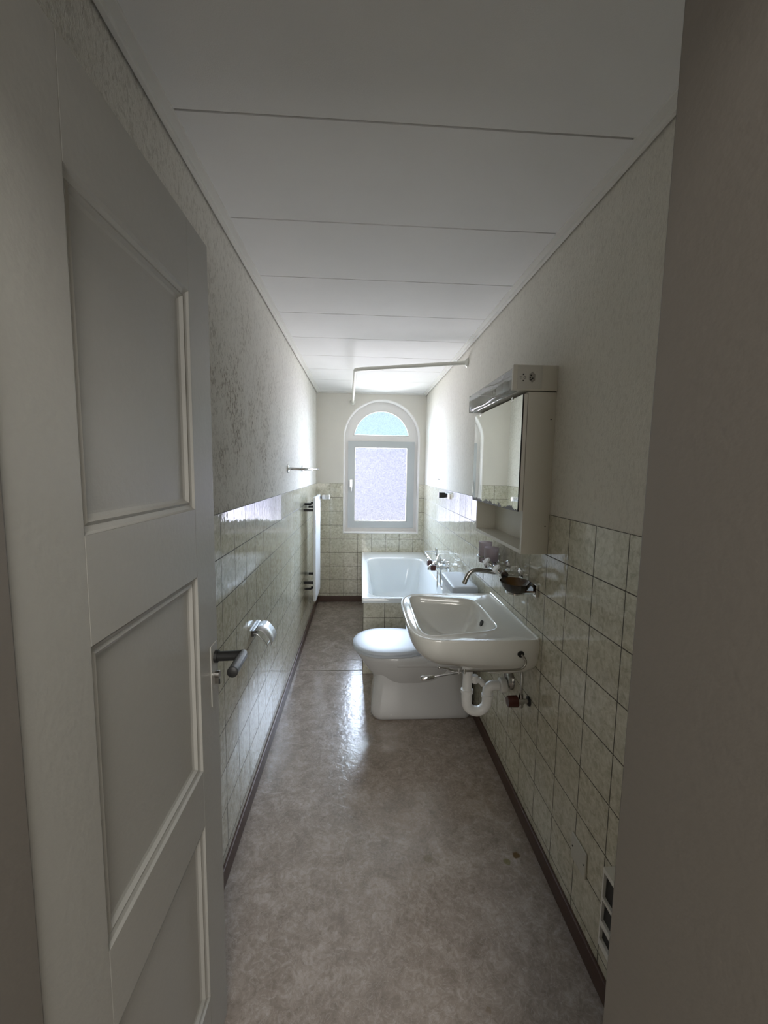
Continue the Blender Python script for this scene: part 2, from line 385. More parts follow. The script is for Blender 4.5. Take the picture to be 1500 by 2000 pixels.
# back wall with arched opening
WCX, WHW, WZ0, WZS = .223, .401, .780, 1.798
def opening(off, n=40, z0=None):
    z0 = WZ0-off if z0 is None else z0
    pts = [(WCX-WHW-off, z0), (WCX-WHW-off, ZT), (WCX-WHW-off, WZS)]
    pts += [(WCX-(WHW+off)*math.cos(PI*i/n), WZS+(WHW+off)*math.sin(PI*i/n)) for i in range(1, n)]
    pts += [(WCX+WHW+off, WZS), (WCX+WHW+off, ZT), (WCX+WHW+off, z0)]
    return pts
m = MB(); OF = .012; op = opening(OF); xl, xr = op[0][0], op[-1][0]
def bq(x0, x1, z0, z1, mi): m.quad((x0, YB, z0), (x1, YB, z0), (x1, YB, z1), (x0, YB, z1), mi)
bq(XL, xl, 0, ZT, 0); bq(xr, XR, 0, ZT, 0); bq(xl, xr, 0, op[0][1], 0)
bq(XL, xl, ZT, ZC+.05, 1); bq(xr, XR, ZT, ZC+.05, 1)
arc = op[2:-2]
for a, b_ in zip(arc[:-1], arc[1:]): m.quad((a[0], YB, a[1]), (b_[0], YB, b_[1]), (b_[0], YB, ZC+.05), (a[0], YB, ZC+.05), 1)
# rounded reveal running back to the window frame
prof = [(.012, 0), (.0085, .0012), (.0045, .004), (.0015, .0085), (0, .013), (0, .20)]
rings = [[(x, YB+dy, z) for x, z in opening(off)] for off, dy in prof]
m.loft(rings, 2, False, False, closed=True)
# outer thickness so that no daylight leaks around
for off in (.0,):
    m.box(XL-WT, WCX-WHW-.02, YB+.02, YB+.25, 0, ZC+.05, 1); m.box(WCX+WHW+.02, XR+WT, YB+.02, YB+.25, 0, ZC+.05, 1)
    m.box(WCX-WHW-.02, WCX+WHW+.02, YB+.02, YB+.25, 0, WZ0-.02, 1)
    ao = opening(.012)[2:-2]
    for a, b_ in zip(ao[:-1], ao[1:]):
        m.quad((a[0], YB+.25, a[1]), (b_[0], YB+.25, b_[1]), (b_[0], YB+.25, ZC+.05), (a[0], YB+.25, ZC+.05), 1)
        m.quad((a[0], YB+.19, a[1]), (b_[0], YB+.19, b_[1]), (b_[0], YB+.25, b_[1]), (a[0], YB+.25, a[1]), 1)
struct('wall_back', m, ['tile_b', 'plaster_b', 'reveal'], 'end wall with the arched window, tiled to shoulder height', sm=SM)
# white edging on the tiled part of the reveal and along the sill
m = MB()
for sx in (-1, 1):
    x = WCX+sx*WHW
    m.box(min(x, x+sx*.014), max(x, x+sx*.014), YB-.006, YB+.03, WZ0-.014, ZT+.008)
m.box(WCX-WHW, WCX+WHW, YB-.006, YB+.03, WZ0-.014, WZ0+.002)
struct('trim_1', m, 'upvc2', 'white edging strip around the tiled lower part of the window reveal', bev=.004)

# door wall
DX0, DX1, DZ = -.372, .300, 1.985
m = MB()
m.box(XL-WT, DX0, .16, YF, 0, ZC+.05, 0); m.box(DX1, XR+WT, .16, YF, 0, ZC+.05, 0); m.box(DX0, DX1, .16, YF, DZ, ZC+.05, 0)
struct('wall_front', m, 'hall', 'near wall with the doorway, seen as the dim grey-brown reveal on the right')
m = MB()
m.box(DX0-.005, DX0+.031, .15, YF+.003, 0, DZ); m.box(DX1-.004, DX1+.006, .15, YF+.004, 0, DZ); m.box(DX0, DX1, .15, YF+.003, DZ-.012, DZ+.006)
struct('trim_2', m, 'jamb', 'painted door lining around the doorway', bev=.003)

# ceiling: panels with narrow open joints, strip along the walls
m = MB(); m.box(XL, XR, YF, YB, ZC+.012, ZC+.05, 1)
joints = [YF+.24] + [1.0514+.4042*i for i in range(9)] + [YB]
for a, b_ in zip(joints[:-1], joints[1:]):
    m.box(XL+.03, XR-.03, a+.003, min(b_-.003, YB-.004), ZC, ZC+.012, 0)
m.box(XL+.03, XR-.03, YF, joints[0]-.0022, ZC, ZC+.012, 0)
struct('ceiling', m, ['ceil', 'ceil_gap'], 'white ceiling of wide boards with thin dark joints')
for i, (x0, x1, x2, lab) in enumerate(((XL+.006, XL+.040, XL+.018, 'left'), (XR-.006, XR-.040, XR-.018, 'right'))):
    m = MB(); m.box(min(x0, x1), max(x0, x1), YF+.005, YB-.002, ZC-.006, ZC+.004); m.box(min(x0, x2), max(x0, x2), YF+.005, YB-.002, ZC-.018, ZC+.0)
    struct('trim_%d' % (3+i), m, 'trim', 'flat white strip along the ceiling edge of the %s wall' % lab, bev=.0015)
m = MB(); m.box(XL+.02, XR-.02, YB-.03, YB-.001, ZC-.012, ZC+.004)
struct('trim_5', m, 'trim', 'white strip along the ceiling above the arched window', bev=.002)

# baseboards
def skirt(name, pts, label):
    m = MB(); m.box(*pts, 0, .066)
    return struct(name, m, 'skirt', label, bev=.004)
skirt('baseboard_left', (XL, XL+.013, YF+.002, YB-.001), 'dark brown baseboard under the left wall')
skirt('baseboard_right', (XR-.013, XR, YF+.002, 2.829), 'dark brown baseboard under the basin wall')
skirt('baseboard_back', (XL+.0135, .0235, YB-.013, YB), 'dark brown baseboard left of the bathtub')
# floor welding seam
m = MB(); m.box(XL+.013, .0235, 2.885, 2.889, 0, .0012)
struct('trim_6', m, 'ceil_gap', 'thin seam across the vinyl floor beside the bathtub')

# hallway behind the camera
m = MB(); m.box(-1.3, 1.5, -1.7, .10, -.10, 0)
struct('floor_hall', m, 'floor', 'hallway floor in front of the bathroom')
m = MB(); m.box(-1.3, 1.5, -1.7, .16, 2.45, 2.5)
struct('ceiling_hall', m, 'hall', 'hallway ceiling')
m = MB(); m.box(-1.4, -1.3, -1.7, .16, 0, 2.5)
struct('wall_hall_left', m, 'hall', 'hallway wall left of the doorway')
m = MB(); m.box(1.5, 1.6, -1.7, .16, 0, 2.5)
struct('wall_hall_right', m, 'hall', 'hallway wall right of the doorway')
m = MB(); m.box(-1.4, 1.6, -1.8, -1.7, 0, 2.5)
struct('wall_hall_back', m, 'hall', 'hallway wall behind the camera')
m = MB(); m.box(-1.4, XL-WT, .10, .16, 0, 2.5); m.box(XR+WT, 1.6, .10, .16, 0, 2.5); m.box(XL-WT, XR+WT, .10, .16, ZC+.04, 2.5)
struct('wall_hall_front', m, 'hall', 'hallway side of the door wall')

# ---------------------------------------------------------------- window
w = thing('window_1', (WCX, YB+.11, WZ0), 'white arched window with frosted glass at the end of the room', None, None, 'structure')
YW = YB+.115     # frame front
m = MB()
# fixed frame: outer outline = opening, holes: lower light and arch light
RA = .308; ZA0 = 1.836; SX0, SX1, SZ0, SZ1 = -.142, .590, .818, 1.775
CY = YB+.175
def yslab(mb, x0, x1, z0, z1, y0=YW, y1=CY, mi=0): mb.box(x0, x1, y0, y1, z0, z1, mi)
yslab(m, WCX-WHW, SX0+.03, WZ0, WZS); yslab(m, SX1-.03, WCX+WHW, WZ0, WZS); yslab(m, SX0+.03, SX1-.03, WZ0, SZ0+.03)
yslab(m, SX0+.03, SX1-.03, SZ1-.03, ZA0)
# pieces between spring line and transom top, then the arch band
n = 48; t0 = math.asin((ZA0-WZS)/RA)
ins = [(WCX-RA*math.cos(t0+(PI-2*t0)*i/n), WZS+RA*math.sin(t0+(PI-2*t0)*i/n)) for i in range(n+1)]
t1 = math.asin((ZA0-WZS)/WHW)
outs = [(WCX-WHW*math.cos(t1+(PI-2*t1)*i/n), WZS+WHW*math.sin(t1+(PI-2*t1)*i/n)) for i in range(n+1)]
m.loft([[(x, YW, z) for x, z in outs], [(x, YW, z) for x, z in ins], [(x, CY, z) for x, z in ins], [(x, CY, z) for x, z in outs]], 0, False, False, closed=False)
yslab(m, WCX-WHW+.002, SX0+.03, WZS, ZA0); yslab(m, SX1-.03, WCX+WHW-.002, WZS, ZA0)
obj('window_frame', m, 'upvc2', w)
# glazing bead around the arch light
m = MB(); path = [(x, YW-.003, z) for x, z in ins]
bead = [(WCX-(RA-.004)*math.cos(t0+(PI-2*t0)*i/n), YW-.002, WZS+(RA-.004)*math.sin(t0+(PI-2*t0)*i/n)) for i in range(n+1)]
m.tube(bead, .005, 8); m.tube([(bead[0][0], YW-.002, ZA0+.002), (bead[-1][0], YW-.002, ZA0+.002)], .005, 8)
obj('glazing_bead', m, 'upvc2', w, sm=True)
m = MB(); m.add([(x, YB+.14, z) for x, z in ins], [tuple(range(n+1))])
obj('arch_pane', m, 'pane_top', w)
# opening sash
m = MB(); gx0, gx1, gz0, gz1 = -.072, .515, .886, 1.712
for (a, b_, c, d) in ((SX0, gx0, SZ0, SZ1), (gx1, SX1, SZ0, SZ1), (gx0, gx1, SZ0, gz0), (gx0, gx1, gz1, SZ1)): m.box(a, b_, YW-.022, YW+.04, c, d)
sash = obj('sash', m, 'upvc', w)
m = MB()
for (a, b_, c, d) in ((gx0, gx0+.009, gz0, gz1), (gx1-.009, gx1, gz0, gz1), (gx0, gx1, gz0, gz0+.011), (gx0, gx1, gz1-.009, gz1)): m.box(a, b_, YW-.016, YW+.01, c, d)
obj('glazing_bead', m, 'upvc2', sash, bev=.002)
m = MB(); m.box(gx0, gx1, YW+.012, YW+.018, gz0, gz1)
obj('pane', m, 'pane', sash)
m = MB(); m.box(-.117, -.095, YW-.034, YW-.0215, 1.27, 1.35); m.tube([(-.106, YW-.032, 1.335), (-.106, YW-.05, 1.335), (-.106, YW-.052, 1.32), (-.106, YW-.052, 1.225)], [.007, .008, .008, .007], 10)
h = obj('window_handle', m, 'chrome', sash, sm=SM); h['label'] = 'slim metallic window handle on the left stile'

# ---------------------------------------------------------------- door leaf, open against the left wall
XD = -.345; DY0, DY1, DZT = .409, .985, 1.951
dr = thing('door_1', (XD-.02, DY0, .01), 'white panelled wooden door standing open along the left wall', None, None, 'structure')
m = MB(); pans = [(.530, .872, 1.378, 1.812), (.530, .880, .789, 1.232), (.530, .880, .213, .655)]
m.box(XD-.034, XD-.014, DY0+.01, DY1-.01, .02, DZT-.01)
xa, xb = XD-.04, XD
ys = [DY0, .530, .876, DY1]; zs = [.01, .213, .655, .789, 1.232, 1.378, 1.812, DZT]
m.box(xa, xb, DY0, .530, .01, DZT); m.box(xa, xb, .876, DY1, .01, DZT)
for a, b_ in ((.01, .213), (.655, .789), (1.232, 1.378), (1.812, DZT)): m.box(xa, xb, .530, .876, a, b_)
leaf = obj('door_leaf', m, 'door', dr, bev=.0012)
for i, (a, b_) in enumerate(((.213, .655), (.789, 1.232), (1.378, 1.812))):
    y0, y1 = .530, .876
    def rect(o, x): return [(x, y0+o, a+o), (x, y1-o, a+o), (x, y1-o, b_-o), (x, y0+o, b_-o)]
    m = MB(); m.loft([rect(0, XD), rect(.003, XD-.0045), rect(.010, XD-.0075), rect(.015, XD-.0052), rect(.019, XD-.0115), rect(.024, XD-.0135), rect(.028, XD-.0138)], 0, False, True)
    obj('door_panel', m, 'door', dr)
# handle: long plate, dark neck and lever, small key rosette
m = MB(); m.box(XD, XD+.003, .934, .974, .905, 1.052)
pl = obj('handle_plate', m, 'door', dr, bev=.001); pl['label'] = 'white painted long plate of the door handle'
m = MB(); m.tube([(XD+.002, .960, 1.018), (XD+.01, .960, 1.018), (XD+.011, .960, 1.018), (-.300, .958, 1.020), (-.281, .955, 1.022)], [.015, .015, .0115, .0115, .0115], 20)
nk = obj('handle_neck', m, 'black', dr, sm=SM)
m = MB(); m.tube([(-.279, .966, 1.022), (-.277, .955, 1.021), (-.276, .876, 1.021)], [.0105, .0115, .0115], 24)
lv = obj('lever', m, 'steel', dr, sm=SM); lv['label'] = 'dark metal door lever'
m = MB(); m.tube([(-.276, .878, 1.021), (-.276, .8735, 1.021), (-.276, .8725, 1.021)], [.0119, .0119, .0105], 24)
obj('lever_cap', m, 'black', dr, sm=SM)
m = MB(); m.cyl((XD+.002, .958, .974), (XD+.013, .958, .974), .0085, n=20); m.box(XD+.003, XD+.012, .953, .963, .953, .973)
obj('lock_cylinder', m, 'chromed', dr, sm=SM)
m = MB(); m.box(XD+.010, XD+.0135, .9555, .9585, .951, .963)
obj('keyhole', m, 'black', dr)

# ---------------------------------------------------------------- mirror cabinet
CY0, CY1, CX0 = 1.466, 2.070, .593
cb = thing('mirror_cabinet', (XR, 1.768, 1.163), 'beige bathroom mirror cabinet with open shelf and lamp housing on the right wall', 'cabinet')
m = MB(); t = .014
m.box(CX0, XR, CY0, CY0+t, 1.163, 1.750); m.box(CX0, XR, CY1-t, CY1, 1.163, 1.750)
m.box(CX0, XR, CY0+t, CY1-t, 1.163, 1.163+t); m.box(CX0, XR, CY0+t, CY1-t, 1.318, 1.330); m.box(CX0, XR, CY0+t, CY1-t, 1.738, 1.750)
m.box(XR-.006, XR, CY0+t, CY1-t, 1.177, 1.738)
body = obj('cabinet_body', m, 'cab', cb, bev=.0008)
for z in (1.655, 1.268):
    m = MB(); m.cyl((.679, CY0+.001, z), (.679, CY0-.0012, z), .0024, n=12); obj('screw_hole', m, 'black', body)
m = MB(); m.box(.578, .5915, CY0+.002, CY1-.002, 1.324, 1.742)
cd = obj('cabinet_door', m, 'cab_front', cb, bev=.0008)
m = MB(); m.box(.5728, .5778, CY0+.001, CY1+.01, 1.321, 1.7405)
# sides of the glass are dark, the face is silvered
mo = obj('mirror', m, ['mirror', 'black'], cd)
for p in mo.data.polygons:
    if abs(p.normal.x) < .5 or p.normal.x > 0: p.material_index = 1
mo['label'] = 'mirror with flaking silver along its lower edge'
for y in (1.56, 1.98):
    m = MB(); m.box(.5700, .5728, y, y+.018, 1.731, 1.747); obj('mirror_clip', m, 'chrome', cd, bev=.0008)
# lamp housing
LX0, LZ0, LZ1 = .532, 1.754, 1.842
m = MB(); m.box(.668, XR, CY0, CY1, LZ0, LZ1); m.box(.560, .668, CY0+.01, CY1-.006, LZ0, LZ0+.004)
lh = obj('lamp_housing', m, 'cab_front', cb, bev=.001)
m = MB(); m.box(LX0, XR, CY0-.004, CY0+.010, LZ0, LZ1)
ec = obj('end_cap', m, 'cab', cb, bev=.002)
m = MB(); m.box(LX0+.004, XR-.01, CY1-.004, CY1, LZ0, LZ1-.004)
obj('end_cap', m, 'acrylic', cb)
m = MB(); m.box(LX0+.016, .637, CY0-.006, CY0-.004, LZ0+.004, LZ1-.003)
sp_ = obj('power_socket', m, 'plate', ec, bev=.0008); sp_['label'] = 'light grey power socket plate on the lamp end'
# hexagonal socket recess and pin holes
m = MB(); cx, cz = .600, 1.799
hexp = [(0, .0185), (.0105, .010), (.0105, -.010), (0, -.0185), (-.0105, -.010), (-.0105, .010)]
m.loft([[(cx+x, CY0-.0068, cz+z) for x, z in hexp], [(cx+x, CY0-.0058, cz+z) for x, z in hexp]])
so = obj('socket_recess', m, 'chromed', ec)
for mt in so.data.materials: pass
holes = [(cx+a, cz+b_, r) for a, b_, r in ((-.0045, .006, .0026), (-.0045, -.009, .0026), (.0015, -.004, .0026), (-.0075, -.002, .0022))] + [(.568, 1.808, .0024), (.568, 1.786, .0024)]
for x, z, r in holes:
    m = MB(); m.cyl((x, CY0-.0055, z), (x, CY0-.0074, z), r, n=12); obj('pin_hole', m, 'black', ec)
m = MB(); m.lathe((.573, CY0-.0062, 1.797), [(.0042, 0), (.0042, .0012), (.0030, .0012), (.0030, 0)], axis=(0, -1, 0), n=16)
for k in range(5): m.box(.5545+k*.0016, .5553+k*.0016, CY0-.0068, CY0-.006, 1.7990, 1.8008)
for k in range(3): m.box(.5575+k*.0016, .5583+k*.0016, CY0-.0068, CY0-.006, 1.7935, 1.7950)
obj('socket_marking', m, 'chromed', ec)
# ballast cover near end and clear warped shade
m = MB(); m.box(LX0+.012, .668, CY0+.012, 1.605, LZ0+.010, LZ1-.004)
obj('ballast_cover', m, 'plate', cb, bev=.006)
m = MB(); rows = []
for i in range(25):
    y = CY0+.012 + (CY1-.016-CY0)*i/24; wv = .004*math.sin(i*.55)
    pr = [(.664, LZ1-.002), (.60, LZ1-.001), (LX0+.010, LZ1-.004), (LX0+.003+wv*.4, LZ1-.014), (LX0+.003-wv*.4, (LZ0+LZ1)/2+.004), (LX0+.004+wv, LZ0+.016), (LX0+.010, LZ0+.004), (LX0+.030, LZ0+.001)]
    rows.append([(x, y, z) for x, z in pr])
m.loft(rows, 0, False, False, closed=False)
obj('lamp_shade', m, 'acrylic', cb, sm=True)
m = MB(); m.cyl((.618, 1.61, 1.80), (.618, CY1-.01, 1.80), .011, n=20)
obj('fluorescent_tube', m, 'plast', cb, sm=SM)

# ---------------------------------------------------------------- washbasin
BY = 1.784; ZR = .824
def se(t, a, b, n): c, s_ = math.cos(t), math.sin(t); return (a*math.copysign(abs(c)**(2/n), c), b*math.copysign(abs(s_)**(2/n), s_))
N = 96
def outer(k):           # (u from wall, v along wall)
    t = 2*PI*k/N; c, s_ = math.cos(t), math.sin(t)
    a = .196 if c > 0 else .44
    x, y = se(t, a, .300, 4.2 if c > 0 else 8)
    return (.300+x, y)
def inner(k):
    t = 2*PI*k/N; x, y = se(t, .163, 1., 6.5); u = .284+x
    return (u, y*(.196+(u-.13)*.205))
DR = (.205, 0.)
def bpt(u, v, z): return (XR-.0015-max(u, .0), BY+v, z)
m = MB(); rings = []
ob = [outer(k) for k in range(N)]; ib = [inner(k) for k in range(N)]
def sc(p, s_):
    w = min(1, max(0, (.36-p[0])/.20)); w = w*w*(3-2*w); sv = (1-w)*s_ + w*(s_**.38 if s_ > 0 else 0)
    return (DR[0]+(p[0]-DR[0])*s_, DR[1]+(p[1]-DR[1])*sv)
# underside
for s_ in (.0, .10, .2, .32, .44, .56, .66, .75, .82, .88, .92, .95, .97, .985, .995, 1.0):
    z = ZR-.010-.176*(1-s_**2.6)**.55
    if s_ == 0: continue
    rings.append([bpt(*sc(p, s_), z) for p in ob])
for s_, z in ((1.0, ZR-.006), (.997, ZR-.002), (.990, ZR+.0005), (.975, ZR)):
    rings.append([bpt(*sc(p, s_), z) for p in ob])
# raised lip then the bowl
def isc(k, s_, z):
    p = ib[k]; c = (.27, 0); q = (c[0]+(p[0]-c[0])*s_, p[1]*s_); return bpt(*q, z)
for s_, z in ((1.09, ZR-.001), (1.055, ZR+.001), (1.035, ZR+.003), (1.015, ZR+.0028), (1.0, ZR-.002), (.985, ZR-.012)):
    rings.append([isc(k, s_, z) for k in range(N)] if s_ < 1.05 else [tuple(a*.0+b_ for a, b_ in zip((0, 0, 0), isc(k, s_, z))) for k in range(N)])
for s_ in (.965, .93, .88, .80, .68, .52, .34, .18, .06):
    z = ZR-.020-.118*(1-((s_)/.985)**3.2)
    w_ = 1-s_
    rings.append([tuple((1-w_**2)*a + w_**2*b_ for a, b_ in zip(isc(k, s_, z), bpt(*DR, z))) for k in range(N)])
bs = thing('washbasin', (XR, BY, .65), 'wide grey-white ceramic washbasin mounted on the tiled right wall', 'washbasin')
# keep deck rings inside the outline
m.loft(rings, 0, True, True)
bo = obj('basin_bowl', m, 'cer', bs, sm=1.2)
m = MB(); m.lathe(bpt(*DR, ZR-.138), [(.0, .004), (.014, .004), (.024, .003), (.028, .001), (.029, -.002)], n=28)
obj('drain_ring', m, 'chrome', bs, sm=True)
m = MB(); m.lathe((.5560, BY+.002, .776), [(.0001, .003), (.014, .003), (.0145, 0), (.0145, -.006)], axis=(-1, 0, .35), n=20)
ovf = obj('overflow_hole', m, 'black', bs); 
for v in ovf.data.vertices: v.co.z = v.co.z*1.0
m = MB(); m.lathe((.622, BY-.2965, .768), [(.0001, .004), (.0125, .004), (.013, 0), (.013, -.012)], axis=(0, -1, -.1), n=20)
obj('mounting_hole', m, 'black', bs)
# bead of sealant along the wall
m = MB(); m.box(XR-.010, XR-.001, BY-.300, BY+.300, ZR-.004, ZR+.008)
obj('wall_seal', m, 'cer', bs, bev=.003)

# pop-up rods under the basin
rd = thing('lever_rods', (.49, BY-.18, .70), 'thin chrome lever rods hanging under the washbasin', 'rod')
m = MB(); m.tube(smooth_path([(.622, 1.483, .768), (.636, 1.478, .752), (.638, 1.476, .735), (.625, 1.474, .718), (.600, 1.472, .7135), (.50, 1.470, .712), (.393, 1.468, .7135), (.350, 1.468, .716), (.335, 1.468, .722), (.297, 1.468, .728)], 5), .0045, 10)
obj('hanging_rod', m, 'chromed', rd, sm=True)
m = MB(); m.tube([(.395, 1.466, .709), (.282, 1.466, .693)], .0038, 10); m.tube([(.284, 1.466, .6935), (.280, 1.466, .693), (.238, 1.466, .6865), (.232, 1.466, .6858)], [.005, .0085, .0095, .006], 14)
obj('lever_arm', m, 'chrome', rd, sm=SM)
for x in (.378, .398):
    m = MB(); m.tube([(x, 1.466, .722), (x, 1.466, .703)], .0045, 10); obj('clamp_screw', m, 'chrome', rd, sm=SM)

# siphon
TRY = 1.752; sx = XR-.0015-DR[0]+.002
sp_ = thing('drain_trap', (sx, TRY, .35), 'white plastic U-bend drain trap below the washbasin', 'drain pipe')
m = MB(); m.lathe((sx, TRY, 0), [(.022, .575), (.022, .60), (.030, .605), (.034, .622), (.034, .632), (.02, .636)], n=28, cap0=True, cap1=True)
k = obj('drain_flange', m, 'steel', sp_, sm=SM); k['label'] = 'dark metal drain flange'
m = MB(); m.tube([(sx, TRY, z) for z in (.585, .576, .575, .540, .539, .462, .461, .446, .445, .42)], [.026, .027, .0245, .0245, .0205, .0205, .0275, .0275, .0235, .0235], 24)
pts = [(sx, TRY, .46), (sx, TRY, .415)]
R_ = .0475
for i in range(1, 12): a = PI+PI*i/12; pts.append((sx+R_+R_*math.cos(a), TRY, .402+R_*math.sin(a)*1.0))
pts += [(sx+2*R_, TRY, .41), (sx+2*R_, TRY, .44)]
for i in range(1, 7): a = PI-PI/2*i/6; pts.append((sx+2*R_+.028+.028*math.cos(a), TRY, .45+.028*math.sin(a)))
pts += [(sx+2*R_+.05, TRY, .478)]
m.tube(pts, .0225, 24)
m.tube([(sx+2*R_, TRY, .437), (sx+2*R_, TRY, .423)], .0265, 24)
obj('trap_pipe', m, 'pvc', sp_, sm=SM)
m = MB(); x0 = sx+2*R_+.054
m.tube([(x0, TRY, .478), (x0+.003, TRY, .478), (x0+.028, TRY, .478), (x0+.032, TRY, .478)], [.028, .033, .033, .028], 28); m.tube([(x0+.02, TRY, .478), (XR-.004, TRY, .478)], .0225, 24)
obj('wall_collar', m, 'pvc', sp_, sm=SM)
m = MB(); m.tube([(sx, TRY, .512), (sx+.05, TRY-.004, .508), (sx+.066, TRY-.006, .496)], [.011, .0115, .010], 16); m.tube([(sx+.034, TRY-.003, .528), (sx+.034, TRY-.003, .494)], [.0135, .0135], 16); m.tube([(sx+.052, TRY-.004, .508), (sx+.066, TRY-.006, .496), (sx+.072, TRY-.006, .482)], [.014, .014, .011], 16)
obj('overflow_branch', m, 'pvc', sp_, sm=SM)
m = MB(); m.lathe((XR-.001, TRY, .505), [(.022, .024), (.032, .024), (.043, .009), (.044, 0)], axis=(-1, 0, 0), n=36, cap0=True)
k = obj('wall_rosette', m, 'chromed', sp_, sm=True); k['label'] = 'chrome wall rosette'
for c_ in sp_.children:
    if c_.name.split('.')[0] != 'drain_flange': c_.location.z = .019

# angle valves
def valve(y, z, label, grp=None):
    v = thing('angle_valve', (XR, y, z), label, 'valve', grp)
    m = MB(); m.lathe((XR-.001, y, z), [(.008, .008), (.019, .006), (.0205, 0)], axis=(-1, 0, 0), n=28, cap0=True)
    obj('wall_rosette', m, 'black', v, sm=True)
    m = MB(); m.tube([(XR-.004, y, z), (XR-.024, y, z), (XR-.026, y, z), (XR-.052, y, z)], [.010, .010, .014, .014], 20); m.tube([(XR-.036, y, z-.008), (XR-.036, y, z-.024), (XR-.036, y, z-.027)], [.011, .011, .007], 18)
    m.tube([(XR-.036, y, z+.01), (XR-.036, y, z+.03)], .009, 16)
    obj('valve_body', m, 'chromed', v, sm=SM)
    m = MB(); m.tube([(XR-.050, y, z), (XR-.052, y, z), (XR-.089, y, z), (XR-.092, y, z)], [.020, .0235, .0225, .019], 28)
    k = obj('knob', m, 'brown', v, sm=SM); k['label'] = 'dark brown round knob'
    m = MB(); m.tube(smooth_path([(XR-.036, y, z+.028), (XR-.036, y+.003, z+.07), (XR-.030, y+.03, z+.13), (XR-.05, y+.08, z+.17)]), .005, 10)
    obj('supply_tube', m, 'chromed', v, sm=True)
valve(1.553, .537, 'brown-knobbed angle valve on tiles right of the trap, nearest the camera')
valve(1.975, .610, 'small angle valve half hidden behind the drain trap under the basin')

# wall mixer tap
tp = thing('basin_tap', (XR, BY, 1.03), 'chrome wall-mounted mixer tap with long curved spout above the washbasin', 'tap')
m = MB()
for y in (1.709, 1.859):
    m.lathe((XR-.001, y, 1.022), [(.016, .012), (.026, .008), (.031, .0)], axis=(-1, 0, 0), n=28, cap0=True); m.tube([(XR-.005, y, 1.022), (.625, y, 1.026)], .014, 18)
m.tube([(.618, 1.690, 1.026), (.618, 1.700, 1.026), (.618, 1.868, 1.026), (.618, 1.878, 1.026)], [.016, .0205, .0205, .016], 24)
obj('tap_body', m, 'chrome', tp, sm=SM)
m = MB(); m.tube(smooth_path([(.610, BY, 1.014), (.56, BY, 1.021), (.515, BY, 1.024), (.492, BY, 1.012), (.478, BY, .988), (.469, BY, .962)], 6), [.0105]*31, 18)
obj('spout', m, 'chromed', tp, sm=True)
for y in (1.715, 1.853):
    m = MB(); m.tube([(.612, y, 1.030), (.592, y, 1.046)], [.017, .013], 20)
    hd = obj('handle', m, 'chrome', tp, sm=SM)
    m = MB(); rr = []
    ax = Vector((-.80, -.05, .60)).normalized(); e1 = Vector((0, 1, 0)); e2 = ax.cross(e1)
    for h, r in ((0, .012), (.003, .0190), (.009, .0200), (.012, .018)):
        rr.append([tuple(Vector((.594, y, 1.045))+ax*h+r*(1+.13*math.cos(3*a))*(math.cos(a)*e1+math.sin(a)*e2)) for a in [2*PI*i/36 for i in range(36)]])
    m.loft(rr); k = obj('clear_cap', m, 'clearknob', hd, sm=.9); k['label'] = 'clear whitish handle cap'

# tumblers in wall holder
th = thing('tumbler_holder', (XR, 1.99, 1.02), 'chrome wall bracket holding two mauve tumblers beside the tap', 'tumbler holder')
m = MB(); m.box(XR-.012, XR-.0015, 1.972, 2.002, 1.012, 1.055); m.tube([(XR-.01, 1.987, 1.033), (.650, 1.987, 1.030)], .007, 12)
obj('wall_mount', m, 'chrome', th, bev=.002)
m = MB()
for (x, y) in ((.634, 1.925), (.641, 2.048)):
    m.lathe((x, y, 1.034), [(.0365, -.003), (.0395, -.003), (.0395, .003), (.0365, .003), (.0365, -.003)], n=36)
m.tube([(.636, 1.965, 1.034), (.640, 2.010, 1.034)], .006, 10)
for (x, y) in ((.634, 1.925), (.641, 2.048)): m.tube([(x-.037, y-.01, 1.034), (x-.03, y-.01, 1.005), (x, y, 1.000), (x+.03, y+.01, 1.005), (x+.037, y+.01, 1.034)], .003, 8)
obj('holder_ring', m, 'chrome', th, sm=SM)
def tumbler(x, y, z, h, label):
    m = MB(); m.lathe((x, y, z), [(.0001, .0), (.028, .0), (.0305, .003), (.0345, h), (.0325, h), (.029, .006), (.0001, .006)], n=36)
    tag(obj('tumbler', m, 'mauve', None, sm=SM), label, 'tumbler')
tumbler(.634, 1.925, 1.003, .098, 'mauve plastic tumbler nearer the camera, overlapping the other one')
tumbler(.641, 2.048, 1.003, .104, 'mauve plastic tumbler at the far left of the pair')

# soap dish
sd = thing('soap_dish', (XR, 1.585, .98), 'amber glass soap dish in a chrome ring on the right wall', 'soap dish')
m = MB(); m.box(XR-.014, XR-.0015, 1.518, 1.545, .982, 1.030); m.tube([(XR-.01, 1.532, .996), (.662, 1.572, .985)], .007, 12); 
obj('wall_mount', m, 'chrome', sd, bev=.0015)
dc = (.6335, 1.605, .978)
m = MB(); m.lathe(dc, [(.036, -.003), (.039, -.003), (.039, .007), (.036, .007), (.036, -.003)], n=36)
obj('holder_ring', m, 'chrome', sd, sm=SM)
m = MB(); rings = []
for r, h in ((.001, .0), (.028, .0), (.036, .003), (.050, .018), (.063, .044), (.0615, .044), (.049, .022), (.034, .007), (.001, .005)):
    rings.append([(dc[0]+r*.98*math.cos(2*PI*i/40), dc[1]+r*1.10*math.sin(2*PI*i/40), dc[2]+h) for i in range(40)])
m.loft(rings); k = obj('glass_bowl', m, 'amber', sd, sm=SM); k['label'] = 'dark amber glass bowl'

